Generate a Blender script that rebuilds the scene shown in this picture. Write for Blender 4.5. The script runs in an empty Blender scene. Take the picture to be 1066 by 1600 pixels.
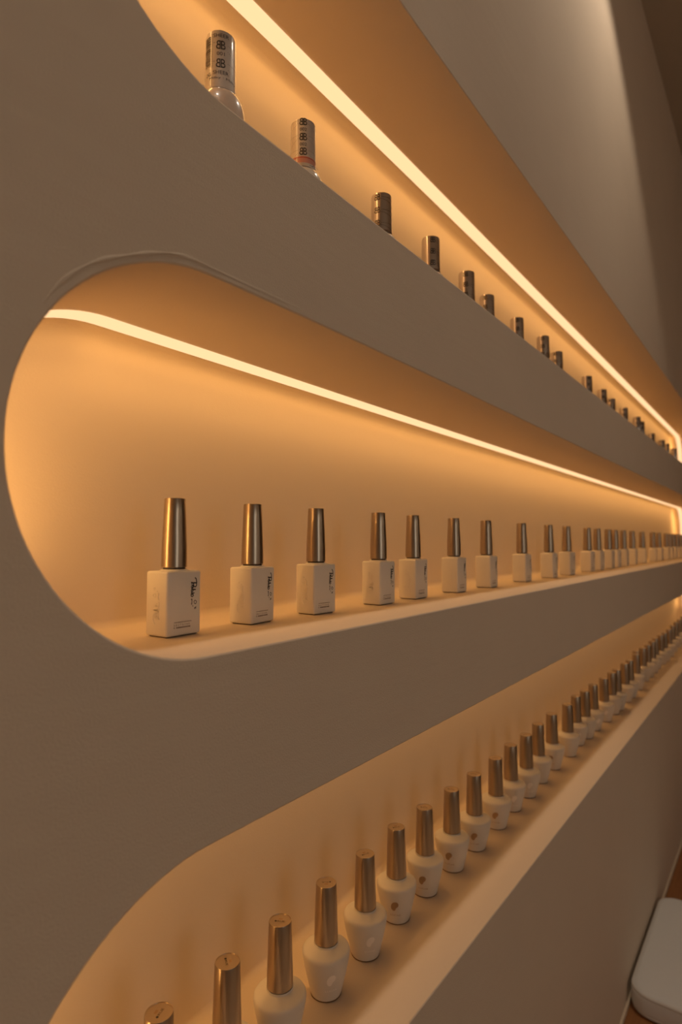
import bpy, bmesh, math, random
from mathutils import Vector, Matrix
random.seed(7)
PI = math.pi
C = bpy.context.scene.collection
SC = bpy.context.scene

# ------------------------------------------------------------------ camera, world, lights, exposure
YAW, PITCH = math.radians(37.07), math.radians(2.92)
cam_d = bpy.data.cameras.new('camera')
cam_d.sensor_fit = 'VERTICAL'
cam_d.sensor_height = 24.0
cam_d.lens = 913.4 / 1600 * 24.0
cam_d.clip_start = 0.01
cam_d.dof.use_dof = True
cam_d.dof.focus_distance = 0.47
cam_d.dof.aperture_fstop = 4.6
cam = bpy.data.objects.new('camera', cam_d)
C.objects.link(cam)
CAM = Vector((0, -0.25, 0))
cam.location = CAM
cam.rotation_euler = (PI / 2 + PITCH, 0, YAW - PI / 2)
SC.camera = cam

world = bpy.data.worlds.new('world')
SC.world = world
world.use_nodes = True
world.node_tree.nodes['Background'].inputs[0].default_value = (1.0, 0.8, 0.6, 1)
world.node_tree.nodes['Background'].inputs[1].default_value = 0.02

SC.view_settings.view_transform = 'Standard'
SC.view_settings.look = 'None'
SC.view_settings.gamma = 1.0
SC.view_settings.use_curve_mapping = False
SC.view_settings.exposure = 0.0

LED_RGB, LED_W = (1.0, 0.51, 0.135), 0.375           # light of the LED tape, watts per metre of strip
LED_BEAM = 116                                     # its beam angle
DIFF_RGB, DIFF_W = (1.0, 0.60, 0.30), 1.32          # glow of the frosted cover
SPOT_RGB, SPOT_W = (1.0, 0.83, 0.64), 14.0          # wall-washer downlights
FILL_RGB, FILL_W = (1.0, 0.96, 0.88), 75.0  # added fill downlights by the opposite wall
PANE_RGB, PANE_W = (1.0, 0.93, 0.82), 1.25            # glow of the unseen window added as front fill
CEIL, FLOOR = 1.40, -1.33
WASHERS = [(-1.2, -0.2375), (-0.22, -0.2375), (1.125, -0.2375)]
FILL_LIGHTS = [(0.4, -2.5), (1.9, -2.5)]

# ------------------------------------------------------------------ materials
def mat(name, col, rough=0.6, metal=0.0, coat=0.0, bump=None, vary=None, aniso=0.0, ior=None):
    m = bpy.data.materials.new(name)
    m.use_nodes = True
    nt = m.node_tree
    b = nt.nodes['Principled BSDF']
    b.inputs['Base Color'].default_value = (*col, 1)
    b.inputs['Roughness'].default_value = rough
    b.inputs['Metallic'].default_value = metal
    b.inputs['Coat Weight'].default_value = coat
    b.inputs['Coat Roughness'].default_value = 0.06
    b.inputs['Anisotropic'].default_value = aniso
    tc = nt.nodes.new('ShaderNodeTexCoord')
    if vary:
        scale, amt, stretch = vary
        mp = nt.nodes.new('ShaderNodeMapping')
        mp.inputs['Scale'].default_value = stretch
        n = nt.nodes.new('ShaderNodeTexNoise')
        n.inputs['Scale'].default_value = scale
        n.inputs['Detail'].default_value = 6
        mx = nt.nodes.new('ShaderNodeMix')
        mx.data_type = 'RGBA'
        mx.inputs[6].default_value = (*[c * (1 - amt) for c in col], 1)
        mx.inputs[7].default_value = (*[min(1, c * (1 + amt)) for c in col], 1)
        nt.links.new(tc.outputs['Object'], mp.inputs['Vector'])
        nt.links.new(mp.outputs[0], n.inputs['Vector'])
        nt.links.new(n.outputs['Fac'], mx.inputs[0])
        nt.links.new(mx.outputs[2], b.inputs['Base Color'])
    if bump:
        prev = None
        for scale, strength, dist, stretch in bump:
            mp = nt.nodes.new('ShaderNodeMapping')
            mp.inputs['Scale'].default_value = stretch
            n = nt.nodes.new('ShaderNodeTexNoise')
            n.inputs['Scale'].default_value = scale
            n.inputs['Detail'].default_value = 8
            bp = nt.nodes.new('ShaderNodeBump')
            bp.inputs['Strength'].default_value = strength
            bp.inputs['Distance'].default_value = dist
            nt.links.new(tc.outputs['Object'], mp.inputs['Vector'])
            nt.links.new(mp.outputs[0], n.inputs['Vector'])
            nt.links.new(n.outputs['Fac'], bp.inputs['Height'])
            if prev:
                nt.links.new(prev.outputs[0], bp.inputs['Normal'])
            prev = bp
        nt.links.new(prev.outputs[0], b.inputs['Normal'])
    return m

def emis(name, col, strength):
    m = bpy.data.materials.new(name)
    m.use_nodes = True
    nt = m.node_tree
    nt.nodes.remove(nt.nodes['Principled BSDF'])
    e = nt.nodes.new('ShaderNodeEmission')
    e.inputs[0].default_value = (*col, 1)
    e.inputs[1].default_value = strength
    nt.links.new(e.outputs[0], nt.nodes['Material Output'].inputs[0])
    return m

WALLCOL = (0.75, 0.62, 0.49)
M_WALL = mat('beige_plaster', WALLCOL, 0.92, vary=(9, 0.035, (1, 1, 1)),
             bump=[(900, 0.35, 0.0006, (1, 1, 1)), (45, 0.35, 0.0012, (0.35, 1, 1.6))])
M_NICHE = mat('niche_plaster', WALLCOL, 0.85, bump=[(700, 0.25, 0.0004, (1, 1, 1)), (40, 0.25, 0.0008, (0.5, 1, 1))])
M_ROOM = mat('room_paint', (0.55, 0.47, 0.38), 0.9, bump=[(300, 0.2, 0.0006, (1, 1, 1))])
M_FLOOR = mat('floor_boards', (0.36, 0.22, 0.12), 0.5, vary=(6, 0.25, (0.3, 6, 1)))
M_WOOD = mat('brown_wood', (0.36, 0.15, 0.052), 0.45, vary=(14, 0.35, (0.4, 9, 9)), bump=[(60, 0.2, 0.0004, (0.3, 6, 6))])
M_TRIM = mat('pale_trim', (0.75, 0.62, 0.47), 0.6)
M_CUSH = mat('grey_cloth', (0.84, 0.83, 0.82), 0.9, bump=[(1200, 0.4, 0.0005, (1, 1, 1)), (14, 0.4, 0.006, (1, 1, 1))])
M_PIPE = mat('piping_cloth', (0.74, 0.70, 0.66), 0.9, bump=[(1200, 0.4, 0.0005, (1, 1, 1))])
M_BOTTLE = mat('matte_white_lacquer', (0.88, 0.83, 0.76), 0.5, bump=[(1500, 0.12, 0.0002, (1, 1, 1))])
M_ROUND = mat('matte_grey_white_lacquer', (0.80, 0.74, 0.67), 0.5, bump=[(1500, 0.12, 0.0002, (1, 1, 1))])
M_BRONZE = mat('brushed_bronze', (0.51, 0.41, 0.31), 0.28, 1.0, bump=[(900, 0.15, 0.0002, (1, 1, 0.04))])
M_NECK = mat('dark_neck_ring', (0.05, 0.03, 0.02), 0.5)
M_FOOT = mat('bronze_foot_ring', (0.30, 0.19, 0.11), 0.4, 0.6)
M_INK = mat('black_ink', (0.025, 0.018, 0.014), 0.5)
M_INKB = mat('brown_ink', (0.16, 0.09, 0.045), 0.5)
M_FOIL = mat('rose_foil', (1.0, 0.93, 0.87), 0.45, 0.1)
M_FOIL_DARK = mat('rose_foil_dark_reflection', (0.50, 0.37, 0.26), 0.35, 0.8)  # same foil as on the pale logos, its dark reflection put into the colour
M_CHROME = mat('chrome', (0.80, 0.74, 0.70), 0.10, 1.0)
M_LABEL = mat('glossy_label', (0.72, 0.63, 0.56), 0.35, 0.1, coat=1.0)
M_RED = mat('red_ink', (0.55, 0.10, 0.06), 0.4, coat=0.6)
M_PINK = mat('pink_band', (0.72, 0.33, 0.25), 0.3, coat=1.0)
M_NUDE = mat('nude_polish_glass', (0.72, 0.57, 0.46), 0.3, coat=1.0)
M_CREAM = mat('cream_polish_glass', (0.75, 0.66, 0.56), 0.2, coat=1.0)
M_LED = emis('warm_led', DIFF_RGB, DIFF_W)
M_LENS = emis('downlight_lens', SPOT_RGB, 3.0)
M_PANE = emis('fill_window_pane', PANE_RGB, PANE_W)
M_STEEL = mat('white_metal', (0.7, 0.68, 0.65), 0.4, 0.3)

# ------------------------------------------------------------------ helpers
def new(name, verts, faces, m, parent=None, smooth=False):
    me = bpy.data.meshes.new(name)
    me.from_pydata([tuple(v) for v in verts], [], faces)
    me.materials.append(m)
    me.update()
    if smooth:
        me.polygons.foreach_set('use_smooth', [True] * len(me.polygons))
    o = bpy.data.objects.new(name, me)
    C.objects.link(o)
    if parent:
        o.parent = parent
    return o

def from_bm(name, bm, m, parent=None, smooth=False):
    bmesh.ops.recalc_face_normals(bm, faces=bm.faces)
    me = bpy.data.meshes.new(name)
    bm.to_mesh(me)
    bm.free()
    me.materials.append(m)
    if smooth:
        me.polygons.foreach_set('use_smooth', [True] * len(me.polygons))
    o = bpy.data.objects.new(name, me)
    C.objects.link(o)
    if parent:
        o.parent = parent
    return o

def struct(o):
    o['kind'] = 'structure'
    return o

def tag(o, label, cat, group=None):
    o['label'] = label
    o['category'] = cat
    if group:
        o['group'] = group
    return o

def empty(name, loc, rz=0.0):
    o = bpy.data.objects.new(name, None)
    C.objects.link(o)
    o.empty_display_size = 0.02
    o.location = loc
    o.rotation_euler = (0, 0, rz)
    return o

def sharp_by_angle(o, deg=35):
    o.data.set_sharp_from_angle(angle=math.radians(deg))

def lathe(name, prof, m, parent=None, seg=40, cap_lo=True, cap_hi=True, sharp=30):
    """prof = [(r, z)...] from bottom to top"""
    v, f = [], []
    for r, z in prof:
        for k in range(seg):
            a = 2 * PI * k / seg
            v.append((r * math.cos(a), r * math.sin(a), z))
    for i in range(len(prof) - 1):
        for k in range(seg):
            k2 = (k + 1) % seg
            f.append((i * seg + k, i * seg + k2, (i + 1) * seg + k2, (i + 1) * seg + k))
    if cap_lo:
        f.append(tuple(reversed(range(seg))))
    if cap_hi:
        b = (len(prof) - 1) * seg
        f.append(tuple(b + k for k in range(seg)))
    o = new(name, v, f, m, parent, True)
    sharp_by_angle(o, sharp)
    return o

def rbox(name, sx, sy, z0, z1, bev, m, parent=None, seg=3):
    bm = bmesh.new()
    bmesh.ops.create_cube(bm, size=1.0)
    for v in bm.verts:
        v.co = Vector((v.co.x * sx, v.co.y * sy, z0 + (v.co.z + .5) * (z1 - z0)))
    bmesh.ops.bevel(bm, geom=bm.edges[:], offset=bev, segments=seg, profile=0.5, affect='EDGES')
    o = from_bm(name, bm, m, parent, True)
    return o

def text_geo(s, size, ax='CENTER'):
    cu = bpy.data.curves.new('glyphs', 'FONT')
    cu.body = s
    cu.size = size
    cu.align_x = ax
    cu.align_y = 'CENTER'
    cu.resolution_u = 3
    ob = bpy.data.objects.new('glyphs', cu)
    me = ob.to_mesh()
    v = [(p.co.x, p.co.y) for p in me.vertices]
    f = [tuple(p.vertices) for p in me.polygons]
    ob.to_mesh_clear()
    bpy.data.objects.remove(ob)
    bpy.data.curves.remove(cu)
    return v, f

def fit(g, w, h, cu=0.0, cv=0.0, mirror=False):
    """scale flat glyphs into a w x h box centred at (cu, cv)"""
    v, f = g
    x0, x1 = min(p[0] for p in v), max(p[0] for p in v)
    y0, y1 = min(p[1] for p in v), max(p[1] for p in v)
    sx = (w / (x1 - x0)) * (-1 if mirror else 1)
    sy = h / (y1 - y0)
    return [((x - (x0 + x1) / 2) * sx + cu, (y - (y0 + y1) / 2) * sy + cv) for x, y in v], f

def ribbon(pts, w):
    """flat pen stroke through 2-D pts with half-width w (number or list)"""
    v, f = [], []
    n = len(pts)
    for i, (x, y) in enumerate(pts):
        a, b = pts[max(0, i - 1)], pts[min(n - 1, i + 1)]
        dx, dy = b[0] - a[0], b[1] - a[1]
        L = math.hypot(dx, dy) or 1
        ww = w[i] if isinstance(w, (list, tuple)) else w
        v += [(x - dy / L * ww, y + dx / L * ww), (x + dy / L * ww, y - dx / L * ww)]
    for i in range(n - 1):
        f.append((2 * i, 2 * i + 1, 2 * i + 3, 2 * i + 2))
    return v, f

def spline(pts, sub=5):
    out = []
    n = len(pts)
    for i in range(n - 1):
        p0, p1, p2, p3 = pts[max(0, i - 1)], pts[i], pts[i + 1], pts[min(n - 1, i + 2)]
        for s in range(sub):
            t = s / sub
            out.append(tuple(0.5 * (2 * p1[k] + (p2[k] - p0[k]) * t + (2 * p0[k] - 5 * p1[k] + 4 * p2[k] - p3[k]) * t * t
                                    + (3 * p1[k] - p0[k] - 3 * p2[k] + p3[k]) * t ** 3) for k in range(2)))
    out.append(tuple(pts[-1]))
    return out

def merge(gs):
    v, f = [], []
    for gv, gf in gs:
        b = len(v)
        v += list(gv)
        f += [tuple(b + i for i in q) for q in gf]
    return v, f

def disc2(cx, cy, rx, ry, n=20):
    return [(cx + rx * math.cos(2 * PI * k / n), cy + ry * math.sin(2 * PI * k / n)) for k in range(n)], [tuple(range(n))]

def rect2(x0, y0, x1, y1):
    nx = max(1, int(abs(x1 - x0) / 0.0012))
    v, f = [], []
    for i in range(nx + 1):
        x = x0 + (x1 - x0) * i / nx
        v += [(x, y0), (x, y1)]
    for i in range(nx):
        f.append((2 * i, 2 * i + 2, 2 * i + 3, 2 * i + 1))
    return v, f

def wrap(g, rad, az, off=0.00012):
    """bend flat art (u right, v up) round an upright body whose radius at height v is rad(v)"""
    v, f = g
    out = []
    for u, z in v:
        r = rad(z) + off
        a = az + u / r
        out.append((r * math.cos(a), r * math.sin(a), z))
    return out, f

def copy_tree(src, loc, rz):
    r = src.copy()
    C.objects.link(r)
    r.location = loc
    r.rotation_euler = (0, 0, rz)
    for ch in src.children:
        c = ch.copy()
        C.objects.link(c)
        c.parent = r
        c.matrix_parent_inverse = ch.matrix_parent_inverse.copy()
    return r

# ------------------------------------------------------------------ the wall with its three rounded niches
S = 0.25
XR = 2.92                                     # centre of the far rounded ends
NICHES = [                                    # top z, bottom z, centre x of the near rounded end
    (1.8676 * S, 1.0106 * S, 0.8939 * S),
    (0.5929 * S, -0.2465 * S, 0.8419 * S),
    (-0.6506 * S, -1.5343 * S, 0.8523 * S)]
DEPTH = 0.138
WOB = [(-2.5, 0), (-1.0, .0004), (-.6, .0009), (-.4, .0013), (-.25, .0016), (-.15, .0015), (-.07, .0011), (0, 0), (.04, -.0005), (.08, -.0003), (.13, 0)]

def wob(s):
    if s <= WOB[0][0]: return 0
    for (a, x), (b, y) in zip(WOB, WOB[1:]):
        if a <= s <= b: return x + (y - x) * (s - a) / (b - a)
    return 0

def outline(n, grow=0.0, hand=0.0, arc=48, step=0.05):
    """closed stadium outline as (x, z), clockwise from the far top; hand = how much of the hand-cut wobble"""
    zt, zb, xc = NICHES[n]
    r, zm = (zt - zb) / 2, (zt + zb) / 2
    pts = []
    ns = int((XR - xc) / step)
    def put(x, z, nx, nz, s):
        e = grow + (hand * wob(s) if n == 1 else 0)
        pts.append((x + nx * e, z + nz * e))
    for i in range(ns + 1):
        x = XR + (xc - XR) * i / ns
        put(x, zt, 0, 1, -(x - xc))
    for k in range(1, arc):
        a = PI / 2 + PI * k / arc
        put(xc + r * math.cos(a), zm + r * math.sin(a), math.cos(a), math.sin(a), r * (a - PI / 2))
    for i in range(ns + 1):
        x = xc + (XR - xc) * i / ns
        put(x, zb, 0, -1, 9)
    for k in range(1, arc):
        a = -PI / 2 + PI * k / arc
        put(XR + r * math.cos(a), zm + r * math.sin(a), math.cos(a), math.sin(a), 9)
    return pts

X0, X1, Y1 = -1.5, 5.0, -2.8
# front face: a flat sheet with three openings
cu = bpy.data.curves.new('sheet', 'CURVE')
cu.dimensions = '2D'
cu.fill_mode = 'BOTH'
EDGE = 0.0012
def add_spline(pts):
    sp = cu.splines.new('POLY')
    sp.points.add(len(pts) - 1)
    for p, q in zip(sp.points, pts):
        p.co = (q[0], q[1], 0, 1)
    sp.use_cyclic_u = True
add_spline([(X0, FLOOR), (X1, FLOOR), (X1, CEIL), (X0, CEIL)])
for n in range(3):
    add_spline(outline(n, EDGE, 1.0))
tmp = bpy.data.objects.new('sheet', cu)
tm = tmp.to_mesh()
wv = [(p.co.x, 0.0, p.co.y) for p in tm.vertices]
wf = [tuple(p.vertices) for p in tm.polygons]
tmp.to_mesh_clear()
bpy.data.objects.remove(tmp)
wall = struct(new('wall_front', wv, wf, M_WALL))
bm = bmesh.new(); bm.from_mesh(wall.data)
for f in bm.faces:
    f.normal_update()
    if f.normal.y > 0: f.normal_flip()
bm.to_mesh(wall.data); bm.free()

# niche shells: softly rounded lip, sides, coved back corner and back
for n, nm in enumerate(('upper', 'middle', 'lower')):
    rings = []
    for (g, y, h) in ((EDGE, 0.0, 1.0), (EDGE * .3, EDGE * .3, 1.0), (0.0, EDGE, 1.0), (0.0, 0.05, .5), (0.0, 0.100, 0.0),
                      (0.0, DEPTH - .006, 0.0), (-.0018, DEPTH - .0018, 0.0), (-.006, DEPTH, 0.0)):
        rings.append([(x, y, z) for x, z in outline(n, g, h)])
    v = [p for r in rings for p in r]
    N = len(rings[0])
    f = []
    for i in range(len(rings) - 1):
        for k in range(N):
            k2 = (k + 1) % N
            f.append((i * N + k, (i + 1) * N + k, (i + 1) * N + k2, i * N + k2))
    f.append(tuple((len(rings) - 1) * N + k for k in range(N)))
    o = new('wall_niche_' + nm, v, f, M_NICHE, None, True)
    bmo = bmesh.new(); bmo.from_mesh(o.data)
    bmesh.ops.recalc_face_normals(bmo, faces=bmo.faces)
    bmo.to_mesh(o.data); bmo.free()
    sharp_by_angle(o, 50)
    struct(o)

# ridge of filler left standing round the middle niche's near top corner
pts = outline(1, 0.0048, 1.0, 96, 0.02)
zt, zb, xc = NICHES[1]
sel = [p for p in pts if p[0] < xc + 0.085 and p[1] > (zt + zb) / 2 + 0.055]
v, f = [], []
for i, (x, z) in enumerate(sel):
    t = i / (len(sel) - 1)
    h = 0.0009 * math.sin(PI * t) ** 0.6 * (0.75 + 0.35 * math.sin(i * 1.7) * math.sin(i * .61))
    a, b = sel[max(0, i - 1)], sel[min(len(sel) - 1, i + 1)]
    dx, dz = b[0] - a[0], b[1] - a[1]
    L = math.hypot(dx, dz) or 1
    nx, nz = -dz / L, dx / L
    w = 0.0011 + 0.0005 * math.sin(i * .9)
    jit = 0.0006 * math.sin(i * .37 + 1)
    for q, hh in ((-1, 0.0), (-.4, .85), (.1, 1), (.5, .6), (1, 0.0)):
        v.append((x + nx * (q * w + jit), -hh * h + .00005, z + nz * (q * w + jit)))
for i in range(len(sel) - 1):
    for k in range(4):
        f.append((i * 5 + k, i * 5 + k + 1, i * 5 + k + 6, i * 5 + k + 5))
struct(new('trim_1', v, f, M_WALL, None, True))

# rest of the room
def quad(name, pts, m):
    return struct(new(name, pts, [(0, 1, 2, 3)], m))
quad('floor', [(X0, Y1, FLOOR), (X1, Y1, FLOOR), (X1, 0, FLOOR), (X0, 0, FLOOR)], M_FLOOR)
quad('ceiling', [(X0, 0, CEIL), (X1, 0, CEIL), (X1, Y1, CEIL), (X0, Y1, CEIL)], M_ROOM)
quad('wall_left', [(X0, Y1, FLOOR), (X0, 0, FLOOR), (X0, 0, CEIL), (X0, Y1, CEIL)], M_ROOM)
quad('wall_right', [(X1, 0, FLOOR), (X1, Y1, FLOOR), (X1, Y1, CEIL), (X1, 0, CEIL)], M_ROOM)
quad('wall_back', [(X1, Y1, FLOOR), (X0, Y1, FLOOR), (X0, Y1, CEIL), (X1, Y1, CEIL)], M_ROOM)

# unseen window added behind the camera for cap streaks and front fill
WX, WZ0, WZ1, WW = -0.45, -0.35, 1.15, 0.75
bm = bmesh.new()
for (cx, cz, sx, sz) in ((WX - WW / 2, (WZ0 + WZ1) / 2, .05, WZ1 - WZ0 + .05), (WX + WW / 2, (WZ0 + WZ1) / 2, .05, WZ1 - WZ0 + .05),
                         (WX, WZ0, WW - .05, .05), (WX, WZ1, WW - .05, .05)):
    g = bmesh.ops.create_cube(bm, size=1.0)
    for q in g['verts']:
        q.co = Vector((cx + q.co.x * sx, Y1 + .02 + q.co.y * .04, cz + q.co.z * sz))
win = struct(from_bm('fill_window_1', bm, M_STEEL))
new('pane', [(WX - WW / 2, Y1 + .012, WZ0), (WX + WW / 2, Y1 + .012, WZ0), (WX + WW / 2, Y1 + .012, WZ1), (WX - WW / 2, Y1 + .012, WZ1)],
    [(3, 2, 1, 0)], M_PANE, win)

# ------------------------------------------------------------------ LED strips in the niche ceilings
TILT = math.radians(7)                              # the tape is canted towards the back of the niche
def led_strip(n, label, power=1.0):
    zt, zb, xc = NICHES[n]
    r, zm = (zt - zb) / 2, (zt + zb) / 2
    path = []
    lo = math.radians(50)                     # the strip turns down both rounded ends
    for k in range(25):
        a = -lo * .2 + (PI / 2 + lo * .2) * k / 24
        path.append((XR + r * math.cos(a), zm + r * math.sin(a), math.cos(a), math.sin(a)))
    for i in range(1, 40):
        path.append((XR + (xc - XR) * i / 40, zt, 0, 1))
    for k in range(37):
        a = PI / 2 + (PI / 2 + lo) * k / 36
        path.append((xc + r * math.cos(a), zm + r * math.sin(a), math.cos(a), math.sin(a)))
    y0, y1, d0, d1 = 0.1007, 0.1185, 0.0002, 0.0009
    v, f = [], []
    for x, z, nx, nz in path:
        for y, d in ((y0, d0), (y0, d1), (y1, d1), (y1, d0)):
            v.append((x - nx * d, y, z - nz * d))
    for i in range(len(path) - 1):
        for k in range(4):
            f.append((i * 4 + k, i * 4 + (k + 1) % 4, i * 4 + 4 + (k + 1) % 4, i * 4 + 4 + k))
    f += [(0, 1, 2, 3), tuple(len(path) * 4 - 4 + k for k in (3, 2, 1, 0))]
    bm = bmesh.new()
    vs = [bm.verts.new(p) for p in v]
    for q in f:
        bm.faces.new([vs[i] for i in q])
    t = tag(from_bm('led_strip_light', bm, M_LED), label, 'LED strip', 'LED strips along the niche ceilings')
    # the light of the tape itself: flat emitters lying along the cover
    def emitter(a, b, nx, nz, k=1.0, tilt=TILT, wid=0.0178, yc=0.1096, drop=0.006):
        (ax, az), (bx, bz) = a, b
        ld = bpy.data.lights.new('tape', 'AREA')
        ld.shape = 'RECTANGLE'
        L = math.hypot(bx - ax, bz - az)
        ld.size, ld.size_y = L, wid
        ld.energy = LED_W * L * k * power
        ld.color = LED_RGB
        ld.spread = math.radians(LED_BEAM)
        lo = bpy.data.objects.new('tape', ld)
        C.objects.link(lo)
        lo.parent = t
        zax = Vector((nx * math.cos(tilt), -math.sin(tilt), nz * math.cos(tilt)))   # a lamp shines along its own -z
        xax = Vector((bx - ax, 0, bz - az)).normalized()
        yax = zax.cross(xax)
        m = Matrix((xax, yax, zax)).transposed().to_4x4()
        m.translation = Vector(((ax + bx) / 2 - nx * drop, yc, (az + bz) / 2 - nz * drop))
        lo.matrix_world = m
    for k in range(4):
        a, b = (xc + (XR - xc) * k / 4, zt), (xc + (XR - xc) * (k + 1) / 4, zt)
        emitter(a, b, 0, 1, 0.70)                            # facing down
        emitter(a, b, 0, 1, 0.22, math.radians(64), 0.006, 0.1150, 0.005)   # facing the back
    arc = [PI / 2 + (PI / 2 + lo) * k / 8 for k in range(9)]
    for side, aa in ((xc, arc), (XR, [PI / 2 - (PI / 2 + .2 * lo) * k / 6 for k in range(7)])):
        for a, b in zip(aa, aa[1:]):
            m_ = (a + b) / 2
            p, q = (side + r * math.cos(a), zm + r * math.sin(a)), (side + r * math.cos(b), zm + r * math.sin(b))
            emitter(p, q, math.cos(m_), math.sin(m_), 1.2 if side == XR else 0.36 if math.sin(m_) > 0.2 else 1.0)
            emitter(p, q, math.cos(m_), math.sin(m_), 0.4 if side == XR else 0.12, math.radians(64), 0.006, 0.1150, 0.005)
led_strip(0, 'glowing warm LED strip along the ceiling of the top niche, above the chrome caps')
led_strip(1, 'glowing warm LED strip along the ceiling of the middle niche, above the square bottles')
led_strip(2, 'warm LED strip along the ceiling of the lowest niche, above the round bottles', 0.72)

# ------------------------------------------------------------------ recessed downlights (above the frame): wall washers and added fill
def downlight(x, y, rgb, w, label, cone=93.0):
    t = tag(empty('downlight', (x, y, CEIL)), label, 'downlight', 'recessed ceiling downlights')
    lathe('trim_ring', [(.034, -.004), (.046, -.004), (.046, -.0004), (.034, -.0004), (.034, -.004)], M_STEEL, t, 32, False, False)
    lathe('lens', [(.0005, -.0012), (.034, -.0012)], M_LENS, t, 32, False, False)
    ld = bpy.data.lights.new('bulb', 'SPOT')
    ld.energy = w
    ld.color = rgb
    ld.spot_size = math.radians(cone)
    ld.spot_blend = 0.35
    ld.shadow_soft_size = 0.03
    lo = bpy.data.objects.new('bulb', ld)
    C.objects.link(lo)
    lo.parent = t
    lo.location = (0, 0, -0.006)
for (x, y), w in zip(WASHERS, ('behind the camera, close to the wall', 'just left of the near niche ends', 'close to the wall above the middle of the niches')):
    downlight(x, y, SPOT_RGB, SPOT_W, 'recessed ceiling downlight ' + w)
for (x, y), w in zip(FILL_LIGHTS, ('near', 'far')):  # unseen lamps added to bounce soft fill off the opposite wall
    downlight(x, y, FILL_RGB, FILL_W, 'added fill downlight close to the opposite wall, %s one' % w, 93)

# ------------------------------------------------------------------ bench and seat cushion, bottom right
BZ = -0.8333
bench = tag(empty('wooden_bench', (1.95, -0.225, FLOOR)), 'low brown wooden bench standing against the plaster wall', 'bench')
H = BZ - FLOOR
rbox('seat', 2.5, 0.446, H - 0.04, H, 0.003, M_WOOD, bench)
for sx in (-1, 1):
    for sy in (-1, 1):
        g = rbox('leg', 0.05, 0.05, 0.0, H - 0.04, 0.003, M_WOOD, bench)
        g.location = (sx * 1.15, sy * 0.17, 0)
v, f = [], []
bm = bmesh.new()
bmesh.ops.create_cube(bm, size=1.0)
for q in bm.verts:
    q.co = Vector((1.95 + q.co.x * 2.5, -0.0022 + q.co.y * 0.004, BZ + 0.0005 + (q.co.z + .5) * 0.007))
struct(from_bm('trim_2', bm, M_TRIM))

cush = tag(empty('seat_cushion', (1.345, -0.205, BZ)), 'pale grey seat cushion with rounded corners lying on the wooden bench', 'cushion')
def superpad(hx, hy, z0, z1, rc, edge, puff):
    nx, v, f = 28, [], []
    ring = []
    for (sx, sy, a0) in ((1, 1, 0), (-1, 1, PI / 2), (-1, -1, PI), (1, -1, 1.5 * PI)):
        for k in range(9):
            a = a0 + PI / 2 * k / 8
            ring.append((sx * (hx - rc) + rc * math.cos(a), sy * (hy - rc) + rc * math.sin(a)))
    n = len(ring)
    prof = []
    for k in range(7):
        a = -PI / 2 + PI / 2 * k / 6
        prof.append((edge * (1 - math.cos(a)), z0 + edge * (1 + math.sin(a))))
    for k in range(7):
        a = PI / 2 * k / 6
        prof.append((edge * (1 - math.cos(a)), z1 - edge * (1 - math.sin(a))))
    for q in (0.03, 0.07, 0.11, 0.15):
        prof.append((q, z1 + puff * math.sin(min(1, q / .12) * PI / 2)))
    for ins, z in prof:
        for x, y in ring:
            v.append((x * (1 - ins / hx), y * (1 - ins / hy), z))
    for i in range(len(prof) - 1):
        for k in range(n):
            k2 = (k + 1) % n
            f.append((i * n + k, i * n + k2, (i + 1) * n + k2, (i + 1) * n + k))
    f.append(tuple(reversed(range(n))))
    f.append(tuple((len(prof) - 1) * n + k for k in range(n)))
    return v, f, ring
v, f, ring = superpad(0.178, 0.20, 0.0005, 0.044, 0.035, 0.012, 0.006)
new('cover', v, f, M_CUSH, cush, True)
def tube(path, r, closed=True, seg=8):
    v, f = [], []
    n = len(path)
    for i, p in enumerate(path):
        a, b = Vector(path[(i - 1) % n]), Vector(path[(i + 1) % n])
        t = (b - a).normalized()
        s = t.cross(Vector((0, 0, 1))).normalized()
        u = s.cross(t)
        for k in range(seg):
            q = 2 * PI * k / seg
            w = Vector(p) + s * math.cos(q) * r + u * math.sin(q) * r
            v.append(tuple(w))
    for i in range(n):
        for k in range(seg):
            i2 = (i + 1) % n
            f.append((i * seg + k, i * seg + (k + 1) % seg, i2 * seg + (k + 1) % seg, i2 * seg + k))
    return v, f
for z, ins in ((0.0065, 0.003), (0.0375, 0.003)):
    pv, pf = tube([(x * (1 - ins / .178), y * (1 - ins / .2), z) for x, y in ring], 0.0032)
    new('piping', pv, pf, M_PIPE, cush, True)

# ------------------------------------------------------------------ words for labels
ORD = ['first', 'second', 'third', 'fourth', 'fifth', 'sixth', 'seventh', 'eighth', 'ninth', 'tenth', 'eleventh', 'twelfth',
       'thirteenth', 'fourteenth', 'fifteenth', 'sixteenth', 'seventeenth', 'eighteenth', 'nineteenth', 'twentieth',
       'twenty-first', 'twenty-second', 'twenty-third', 'twenty-fourth', 'twenty-fifth', 'twenty-sixth', 'twenty-seventh',
       'twenty-eighth', 'twenty-ninth', 'thirtieth', 'thirty-first', 'thirty-second', 'thirty-third', 'thirty-fourth',
       'thirty-fifth', 'thirty-sixth', 'thirty-seventh', 'thirty-eighth', 'thirty-ninth', 'fortieth']

# ------------------------------------------------------------------ middle shelf: square bottles
BW, BD, BH = 0.0282, 0.0214, 0.0424

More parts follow.
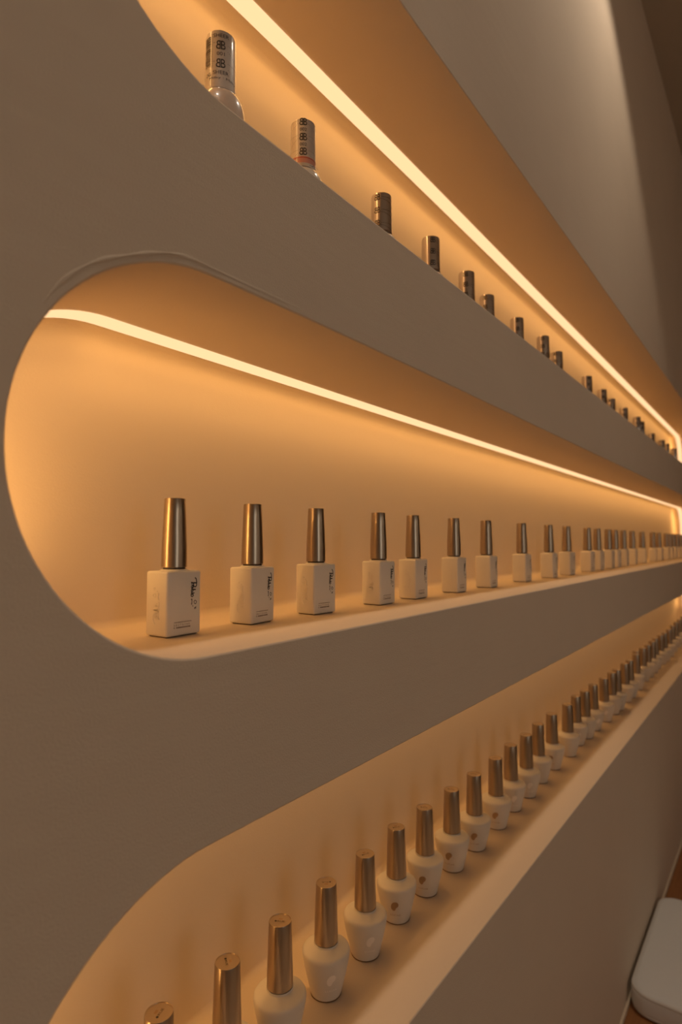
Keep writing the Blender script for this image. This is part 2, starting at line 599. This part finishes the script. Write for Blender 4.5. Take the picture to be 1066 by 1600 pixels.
def script_strokes():
    """the handwritten mark in (reading direction, up) millimetre-like units taken along the bottle: u 0..42, v 0..28"""
    def P(zx, zy):                            # crop pixel -> face metres (x right from left edge, z up)
        px, py = 285 + zx / 26.67, 895 + zy / 26.67
        fx = (px - 258) / 53.0
        yb = 999 - 9 * fx
        return (fx * BW, BH * (yb - py) / (yb - 893 + 3 * fx))
    st = []
    def s(pts, w):
        st.append(ribbon(spline([P(*p) for p in pts]), w))
    s([(415, 190), (455, 215), (485, 300), (492, 400), (490, 480), (470, 550), (420, 575), (375, 545), (365, 480), (370, 410)], 0.00038)
    s([(260, 385), (320, 410), (400, 405), (470, 410), (490, 400)], 0.00042)
    s([(300, 400), (290, 470), (330, 520), (350, 480)], 0.00026)
    s([(350, 560), (300, 530), (272, 570), (285, 620), (340, 620), (345, 560), (290, 640), (275, 660)], 0.00030)
    s([(275, 660), (330, 680), (455, 682), (400, 695), (290, 700), (275, 750), (310, 780), (345, 740), (325, 700)], 0.00034)
    s([(285, 780), (275, 815), (320, 835), (400, 838), (330, 850), (275, 850)], 0.00030)
    s([(275, 850), (262, 920), (275, 985), (325, 985), (360, 935), (330, 895), (280, 910)], 0.00034)
    s([(285, 1085), (275, 1115), (300, 1120), (300, 1180), (298, 1250), (285, 1300), (300, 1330)], 0.00026)
    s([(270, 1100), (310, 1095)], 0.0003)
    s([(275, 1310), (310, 1300)], 0.0003)
    s([(335, 1370), (350, 1400)], 0.0003)
    s([(445, 1145), (485, 1180), (490, 1240), (450, 1290), (405, 1260), (395, 1200), (420, 1150), (450, 1145)], 0.00022)
    s([(490, 1415), (450, 1440), (415, 1470), (440, 1510)], 0.00024)
    s([(450, 1450), (480, 1490)], 0.0002)
    return merge(st)

def small_print():
    gs = []
    rnd = random.Random(3)
    y0 = 0.0092
    x = 0.0058
    while x < 0.0200:                          # a hair-fine line of print
        w = rnd.uniform(.0003, .0009)
        gs.append(rect2(x, y0, min(x + w, .0201), y0 + .00045))
        x += w + rnd.uniform(.00012, .0003)
    for k, ch in enumerate('SECTIONS'):
        gs.append(fit(text_geo(ch, 0.003), 0.0009 if ch != 'I' else .0003, 0.00125, 0.0062 + k * .00172, y0 - .0016))
    x = 0.0058
    first = True
    while x < 0.0186:
        w = .0006 if first else rnd.uniform(.0004, .001)
        gs.append(rect2(x, y0 - .0036, x + w, y0 - .0028))
        x += w + (.0012 if first else rnd.uniform(.0001, .0003))
        first = False
    return merge(gs)

def make_square():
    t = empty('square_polish_bottle', (0, 0, 0))
    rbox('bottle_body', BW, BD, 0.0006, BH, 0.0016, M_BOTTLE, t, 4)
    rbox('base_foot', BW - .0034, BD - .0034, 0.0, 0.0012, 0.0004, M_INKB, t, 1)
    lathe('collar', [(.0092, BH - .0003), (.0090, BH + .0006), (.0080, BH + .0011), (.0075, BH + .0011)], M_BOTTLE, t, 36)
    lathe('neck', [(.0072, BH + .0009), (.0072, BH + .0029)], M_NECK, t, 32)
    lathe('cap', [(.0074, .0447), (.0081, .0446), (.0084, .0449), (.0082, .058), (.00735, .078), (.00695, .0900), (.0067, .0905), (.0060, .0906)], M_BRONZE, t, 48)
    sg = script_strokes()
    yf = -BD / 2 - .00010
    new('printed_logo', [(x - BW / 2, yf, z) for x, z in sg[0]], sg[1], M_INK, t)
    pg = small_print()
    new('small_print', [(x - BW / 2, yf, z) for x, z in pg[0]], pg[1], M_INKB, t)
    # the same mark raised on the side, reading upwards
    zc = BH / 2
    em_v, em_f = [], []
    xs = [p[0] for p in sg[0]]; zs = [p[1] for p in sg[0]]
    cx, cz = (min(xs) + max(xs)) / 2, (min(zs) + max(zs)) / 2
    n = len(sg[0])
    for d in (0.0, 0.00028):
        for x, z in sg[0]:
            # turn by 180 degrees so it reads bottom to top, and enlarge
            yy = -(x - cx) * 1.35
            zz = zc - 0.001 - (z - cz) * 1.12
            em_v.append((-BW / 2 + .00002 - d, -yy, zz))
    em_f = [tuple(n + i for i in q) for q in sg[1]]
    for q in sg[1]:
        for a, b in zip(q, q[1:] + q[:1]):
            em_f.append((a, b, n + b, n + a))
    bm = bmesh.new()
    vs = [bm.verts.new(p) for p in em_v]
    for q in em_f:
        try: bm.faces.new([vs[i] for i in q])
        except ValueError: pass
    from_bm('embossed_mark', bm, M_BOTTLE, t)
    return t

MIDX = [0.2455, 0.319, 0.394, 0.489, 0.5610, 0.6593, 0.7564, 0.8974, 1.0218, 1.1316, 1.2791, 1.3587, 1.452, 1.5342, 1.6143,
        1.7409, 1.8667, 2.0292, 2.1457, 2.2912, 2.3915, 2.476, 2.5661, 2.6534]
MIDY = [0.0752, 0.0765, 0.0750, 0.0725, 0.0745]
MIDR = [2, 7, -3, 1, 2, 3, 3, 1]
z1 = NICHES[1][1] + 0.0001
sq = make_square()
for i, x in enumerate(MIDX):
    y = MIDY[i] if i < len(MIDY) else 0.0745 + random.uniform(-.002, .002)
    rz = math.radians(MIDR[i] if i < len(MIDR) else random.uniform(-4, 5))
    o = sq if i == 0 else copy_tree(sq, (0, 0, 0), 0)
    o.location = (x, y, z1)
    o.rotation_euler = (0, 0, rz)
    lab = ['square white bottle with bronze cap, nearest and largest on the middle shelf'][0] if i == 0 else \
        'square white bottle with bronze cap, %s from the left on the middle shelf' % ORD[i]
    if i == len(MIDX) - 1: lab = 'square white bottle with bronze cap, farthest one at the right on the middle shelf'
    tag(o, lab, 'nail polish', 'square nail polish bottles on the middle shelf')

# ------------------------------------------------------------------ bottom shelf: round tapering bottles
RPROF = [(.0112, .0008), (.0130, .0010), (.0134, .0022), (.0151, .0090), (.0176, .0190), (.0195, .0276), (.0202, .0322), (.0204, .0343), (.0202, .0357),
         (.0196, .0367), (.0184, .0375), (.0155, .0387), (.0122, .0398), (.0106, .0405), (.0102, .0418)]
def rrad(z):
    for (a, za), (b, zb_) in zip(RPROF[2:], RPROF[3:]):
        if za <= z <= zb_: return a + (b - a) * (z - za) / (zb_ - za)
    return .0134
def leaf(cu_, cv_, w, h):
    """balloon-like droplet with a small tail"""
    pts = [(.01, .49), (-.225, .40), (-.42, .21), (-.50, 0), (-.48, -.235), (-.36, -.40), (-.15, -.50), (.05, -.41), (.13, -.26), (.225, -.15), (.40, -.03), (.50, .15), (.47, .32), (.30, .47)]
    q = spline(pts + [pts[0]], 3)[:-1]
    c = (sum(p[0] for p in q) / len(q), sum(p[1] for p in q) / len(q))
    v = [(cu_ + c[0] * w, cv_ + c[1] * h)] + [(cu_ + x * w, cv_ + y * h) for x, y in q]
    n = len(q)
    return v, [(0, 1 + k, 1 + (k + 1) % n) for k in range(n)]
def make_round(M_FOIL=M_FOIL):
    t = empty('round_polish_bottle', (0, 0, 0))
    lathe('bottle_body', RPROF, M_ROUND, t, 56, sharp=40)
    lathe('base_foot', [(.0126, 0.0), (.0132, .0003), (.0132, .0011), (.0126, .0011)], M_FOOT, t, 48)
    lathe('neck', [(.0088, .0412), (.0088, .0432)], M_NECK, t, 32)
    lathe('cap', [(.0090, .0424), (.0099, .0423), (.0102, .0426), (.0100, .052), (.0093, .074), (.0088, .0896), (.0086, .0902), (.0081, .0902), (.0080, .0899), (.0079, .0899)],
          M_BRONZE, t, 56, True, True, 30)
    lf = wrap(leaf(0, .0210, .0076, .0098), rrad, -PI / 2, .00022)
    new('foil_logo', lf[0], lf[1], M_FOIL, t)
    tx = wrap(fit(text_geo('LUCAR', .003), .0105, .0016, .0006, .0112), rrad, -PI / 2, .00015)
    new('printed_name', tx[0], tx[1], M_FOIL, t)
    # print on the flat of the cap
    gs = [rect2(-.0015, .0011, .0015, .0029)]
    new('cap_mark', [(x, y, .0899 + .00008) for x, y in gs[0][0]], gs[0][1], mat('pale_brown_ink', (.42, .26, .15), .5), t)
    g2 = merge([disc2(-.0034, -.0008, .0009, .0009, 10), fit(text_geo('RUE', .003), .0056, .0017, .0008, -.0008)])
    new('cap_print', [(x, y, .0899 + .00008) for x, y in g2[0]], g2[1], M_INK, t)
    return t
BOT = [[0.235, 0.07, 0, 60], [0.291, 0.0695, 0, -80], [0.346, 0.0705, -20, 8], [0.407, 0.0735, 14, 170], [0.466, 0.0735, 15, 20], [0.528, 0.0775, -6, 30],
       [0.585, 0.076, -9, 0], [0.646, 0.0735, -12, 0], [0.705, 0.0715, -2, 0], [0.774, 0.0715, -3, 0], [0.836, 0.074, 14, 0],
       [0.894, 0.072, 15, 0], [0.958, 0.075, -20, 0], [1.027, 0.075, -8, 0], [1.105, 0.071, -60, 0], [1.173, 0.075, 15, 0],
       [1.224, 0.0715, -5, 0], [1.286, 0.0715, 30, 0], [1.361, 0.068, 12, 0], [1.428, 0.067, 0, 0], [1.471, 0.065, 20, 0], [1.555, 0.065, 0, 0],
       [1.605, 0.064, -20, 0], [1.697, 0.066, 10, 0], [1.748, 0.075, 0, 0], [1.812, 0.070, 0, 0], [1.876, 0.069, 10, 0], [1.945, 0.068, 0, 0],
       [2.013, 0.070, -10, 0], [2.092, 0.068, 0, 0], [2.155, 0.066, 0, 0], [2.25, 0.066, 0, 0], [2.355, 0.070, 0, 0],
       [2.455, 0.072, 0, 0], [2.563, 0.074, 0, 0], [2.668, 0.075, 0, 0]]
z2 = NICHES[2][1] + 0.0001
rd = make_round()
rd_dark = None
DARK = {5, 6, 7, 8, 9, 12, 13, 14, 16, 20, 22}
for i, (x, y, off, capr) in enumerate(BOT):
    az = math.atan2(CAM.y - y, CAM.x - x) + math.radians(off)
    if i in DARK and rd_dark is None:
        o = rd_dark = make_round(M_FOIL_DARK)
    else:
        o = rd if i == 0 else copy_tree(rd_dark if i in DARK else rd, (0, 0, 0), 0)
    o.location = (x, y, z2)
    o.rotation_euler = (0, 0, az + PI / 2)
    for ch in o.children:
        if ch.name.split('.')[0] in ('cap_mark', 'cap_print'):
            ch.rotation_euler = (0, 0, math.radians(capr))
    if i == 0: lab = 'round white bottle with only its bronze cap top in frame, lowest shelf, nearest'
    elif i == 1: lab = 'round white bottle with only its bronze cap in frame, second on the lowest shelf'
    elif i == 2: lab = 'round white bottle cut by the picture bottom, third from the left, lowest shelf'
    elif i == len(BOT) - 1: lab = 'round white bottle with bronze cap, farthest at the right on the lowest shelf'
    else: lab = 'round white bottle with bronze cap, %s from the left on the lowest shelf' % ORD[i]
    tag(o, lab, 'nail polish', 'round nail polish bottles on the lowest shelf')

# ------------------------------------------------------------------ top shelf: bottles with chrome and printed caps
CR0, CR1 = 0.0104, 0.0101
def crad(z):
    return CR0 + (CR1 - CR0) * (z - .048) / .040
def dots(u0, v0, u1, v1, n, r=.00022):
    return merge([disc2(u0 + (u1 - u0) * k / (n - 1), v0 + (v1 - v0) * k / (n - 1), r, r, 6) for k in range(n)])
def logo(v):
    b = text_geo('B', .006)
    return merge([fit(b, .0030, .0060, -.00165, v, True), fit(b, .0030, .0060, .00165, v)])
def cap_profile():
    return [(.0085, .0482), (CR0, .0480), (CR0, .0484), (CR1, .0866), (.0098, .0876), (.0090, .0880), (.0070, .0880)]
def body_profile():
    return [(.0150, 0.0), (.0162, .0008), (.0165, .002), (.0165, .0330), (.0162, .0368), (.0153, .0406), (.0139, .0438), (.0122, .0462), (.0104, .0475), (.0096, .0477)]
def make_top(kind, body_m):
    t = empty('capped_polish_bottle', (0, 0, 0))
    lathe('bottle_body', body_profile(), body_m, t, 56, sharp=60)
    lathe('neck', [(.0094, .0474), (.0094, .0484)], M_NECK, t, 32)
    lathe('cap', cap_profile(), M_CHROME if kind == 'plain' else M_LABEL, t, 56, True, True, 30)
    A = -PI / 2
    if kind == 'sheer':
        gs = [fit(text_geo('SHEER', .004), .0108, .0026, .0002, .0836), logo(.0770), fit(text_geo('001', .004), .0052, .0025, 0, .0709),
              logo(.0643), fit(text_geo('SHEER', .004), .0108, .0026, .0002, .0580),
              fit(text_geo('Milky · Milky', .004), .0200, .0020, .0020, .0540), fit(text_geo('DG', .003), .0040, .0026, -.0090, .0572),
              dots(.0050, .0776, .0130, .0776, 9), dots(.0050, .0735, .0120, .0690, 8), dots(.0050, .0650, .0130, .0650, 9), dots(.0055, .0610, .0120, .0570, 8),
              dots(-.0060, .0845, -.0060, .0620, 20, .0003), dots(-.0050, .0785, -.0040, .0785, 3), dots(-.0050, .0655, -.0040, .0655, 3)]
        rnd = random.Random(5)
        z = .0835
        while z > .0625:
            h = rnd.choice((.0003, .0005, .0009))
            gs.append(rect2(-.0128, z - h, -.0072, z))
            z -= h + rnd.choice((.0003, .0005))
    elif kind == 'pink':
        gs = [logo(.0848), fit(text_geo('002', .004), .0056, .0026, 0, .0784), logo(.0722), fit(text_geo('002', .004), .0056, .0026, 0, .0660), logo(.0600)]
        for v in (.0848, .0722, .0600):
            gs += [dots(.0048, v + .0012, .0130, v + .0012, 8), dots(-.0130, v + .0012, -.0048, v + .0012, 8),
                   dots(.0045, v - .0015, .0120, v - .0062, 8), dots(-.0120, v - .0062, -.0045, v - .0015, 8)]
        band = wrap(rect2(-PI * crad(.053), .0508, PI * crad(.053), .0560), crad, A, .00008)
        new('pink_band', band[0], band[1], M_PINK, t)
        rl = wrap(rect2(-.026, .0546, .026, .0553), crad, A, .00014)
        new('red_line', rl[0], rl[1], M_RED, t)
    else:
        gs = []
        for v in (.0830, .0700, .0570):
            gs += [logo(v), dots(.0048, v, .0280, v, 16, .0003), dots(.0045, v - .002, .0200, v - .0064, 12, .0003), dots(.0200, v - .0064, .0300, v, 8, .0003)]
        bt = wrap(rect2(-.030, .0484, .030, .0502), crad, A, .00008)
        new('dark_band', bt[0], bt[1], M_INKB, t)
    g = wrap(merge(gs), crad, A)
    new('cap_print', g[0], g[1], M_INK, t)
    if kind == 'pink':
        sw = merge([ribbon(spline([(.004, .0), (.006, -.0012), (.0075, .0004), (.009, -.0008)]), .0003), ribbon(spline([(.010, .0012), (.0112, -.0012), (.0122, -.001)]), .0003)])
        v = []
        for u, q in sw[0]:
            r, z = .0150 - q * .4, .0460 + q * .8
            a = A + .35 + (u - .004) / r
            v.append((r * math.cos(a) * 1.006, r * math.sin(a) * 1.006, z + .0001))
        new('shoulder_print', v, sw[1], M_INK, t)
    return t
TOP = [[0.2554, 0.0457], [0.3512, 0.0542], [0.4732, 0.0573], [0.5747, 0.0573], [0.6767, 0.0611], [0.759, 0.0687], [0.8648, 0.0655], [0.9677, 0.0592], [1.0633, 0.0656], [1.2582, 0.0636], [1.3896, 0.0649], [1.4926, 0.0688], [1.6159, 0.0652], [1.7532, 0.0601], [1.8301, 0.0637], [2.0545, 0.072], [2.2066, 0.0664], [2.3055, 0.0651], [2.4307, 0.0591]]
z0 = NICHES[0][1] + 0.0001
plain = None
for i, (x, y) in enumerate(TOP):
    az = math.atan2(CAM.y - y, CAM.x - x)
    if i == 0:
        o = make_top('sheer', M_NUDE)
        lab = 'nude polish bottle whose pale cap reads SHEER 001, nearest on the top shelf'
    elif i == 1:
        o = make_top('pink', M_CREAM)
        lab = 'polish bottle whose pale cap reads 002 over a pink band, top shelf'
    else:
        if plain is None:
            plain = o = make_top('plain', M_NUDE)
        else:
            o = copy_tree(plain, (0, 0, 0), 0)
        lab = 'polish bottle with a printed chrome cap, %s from the left on the top shelf' % ORD[i]
        if i == len(TOP) - 1: lab = 'polish bottle with a printed chrome cap, farthest at the right on the top shelf'
    o.location = (x, y, z0)
    o.rotation_euler = (0, 0, az + PI / 2 + (math.radians(random.uniform(-40, 40)) if i > 1 else 0))
    tag(o, lab, 'nail polish', 'nail polish bottles on the top shelf')
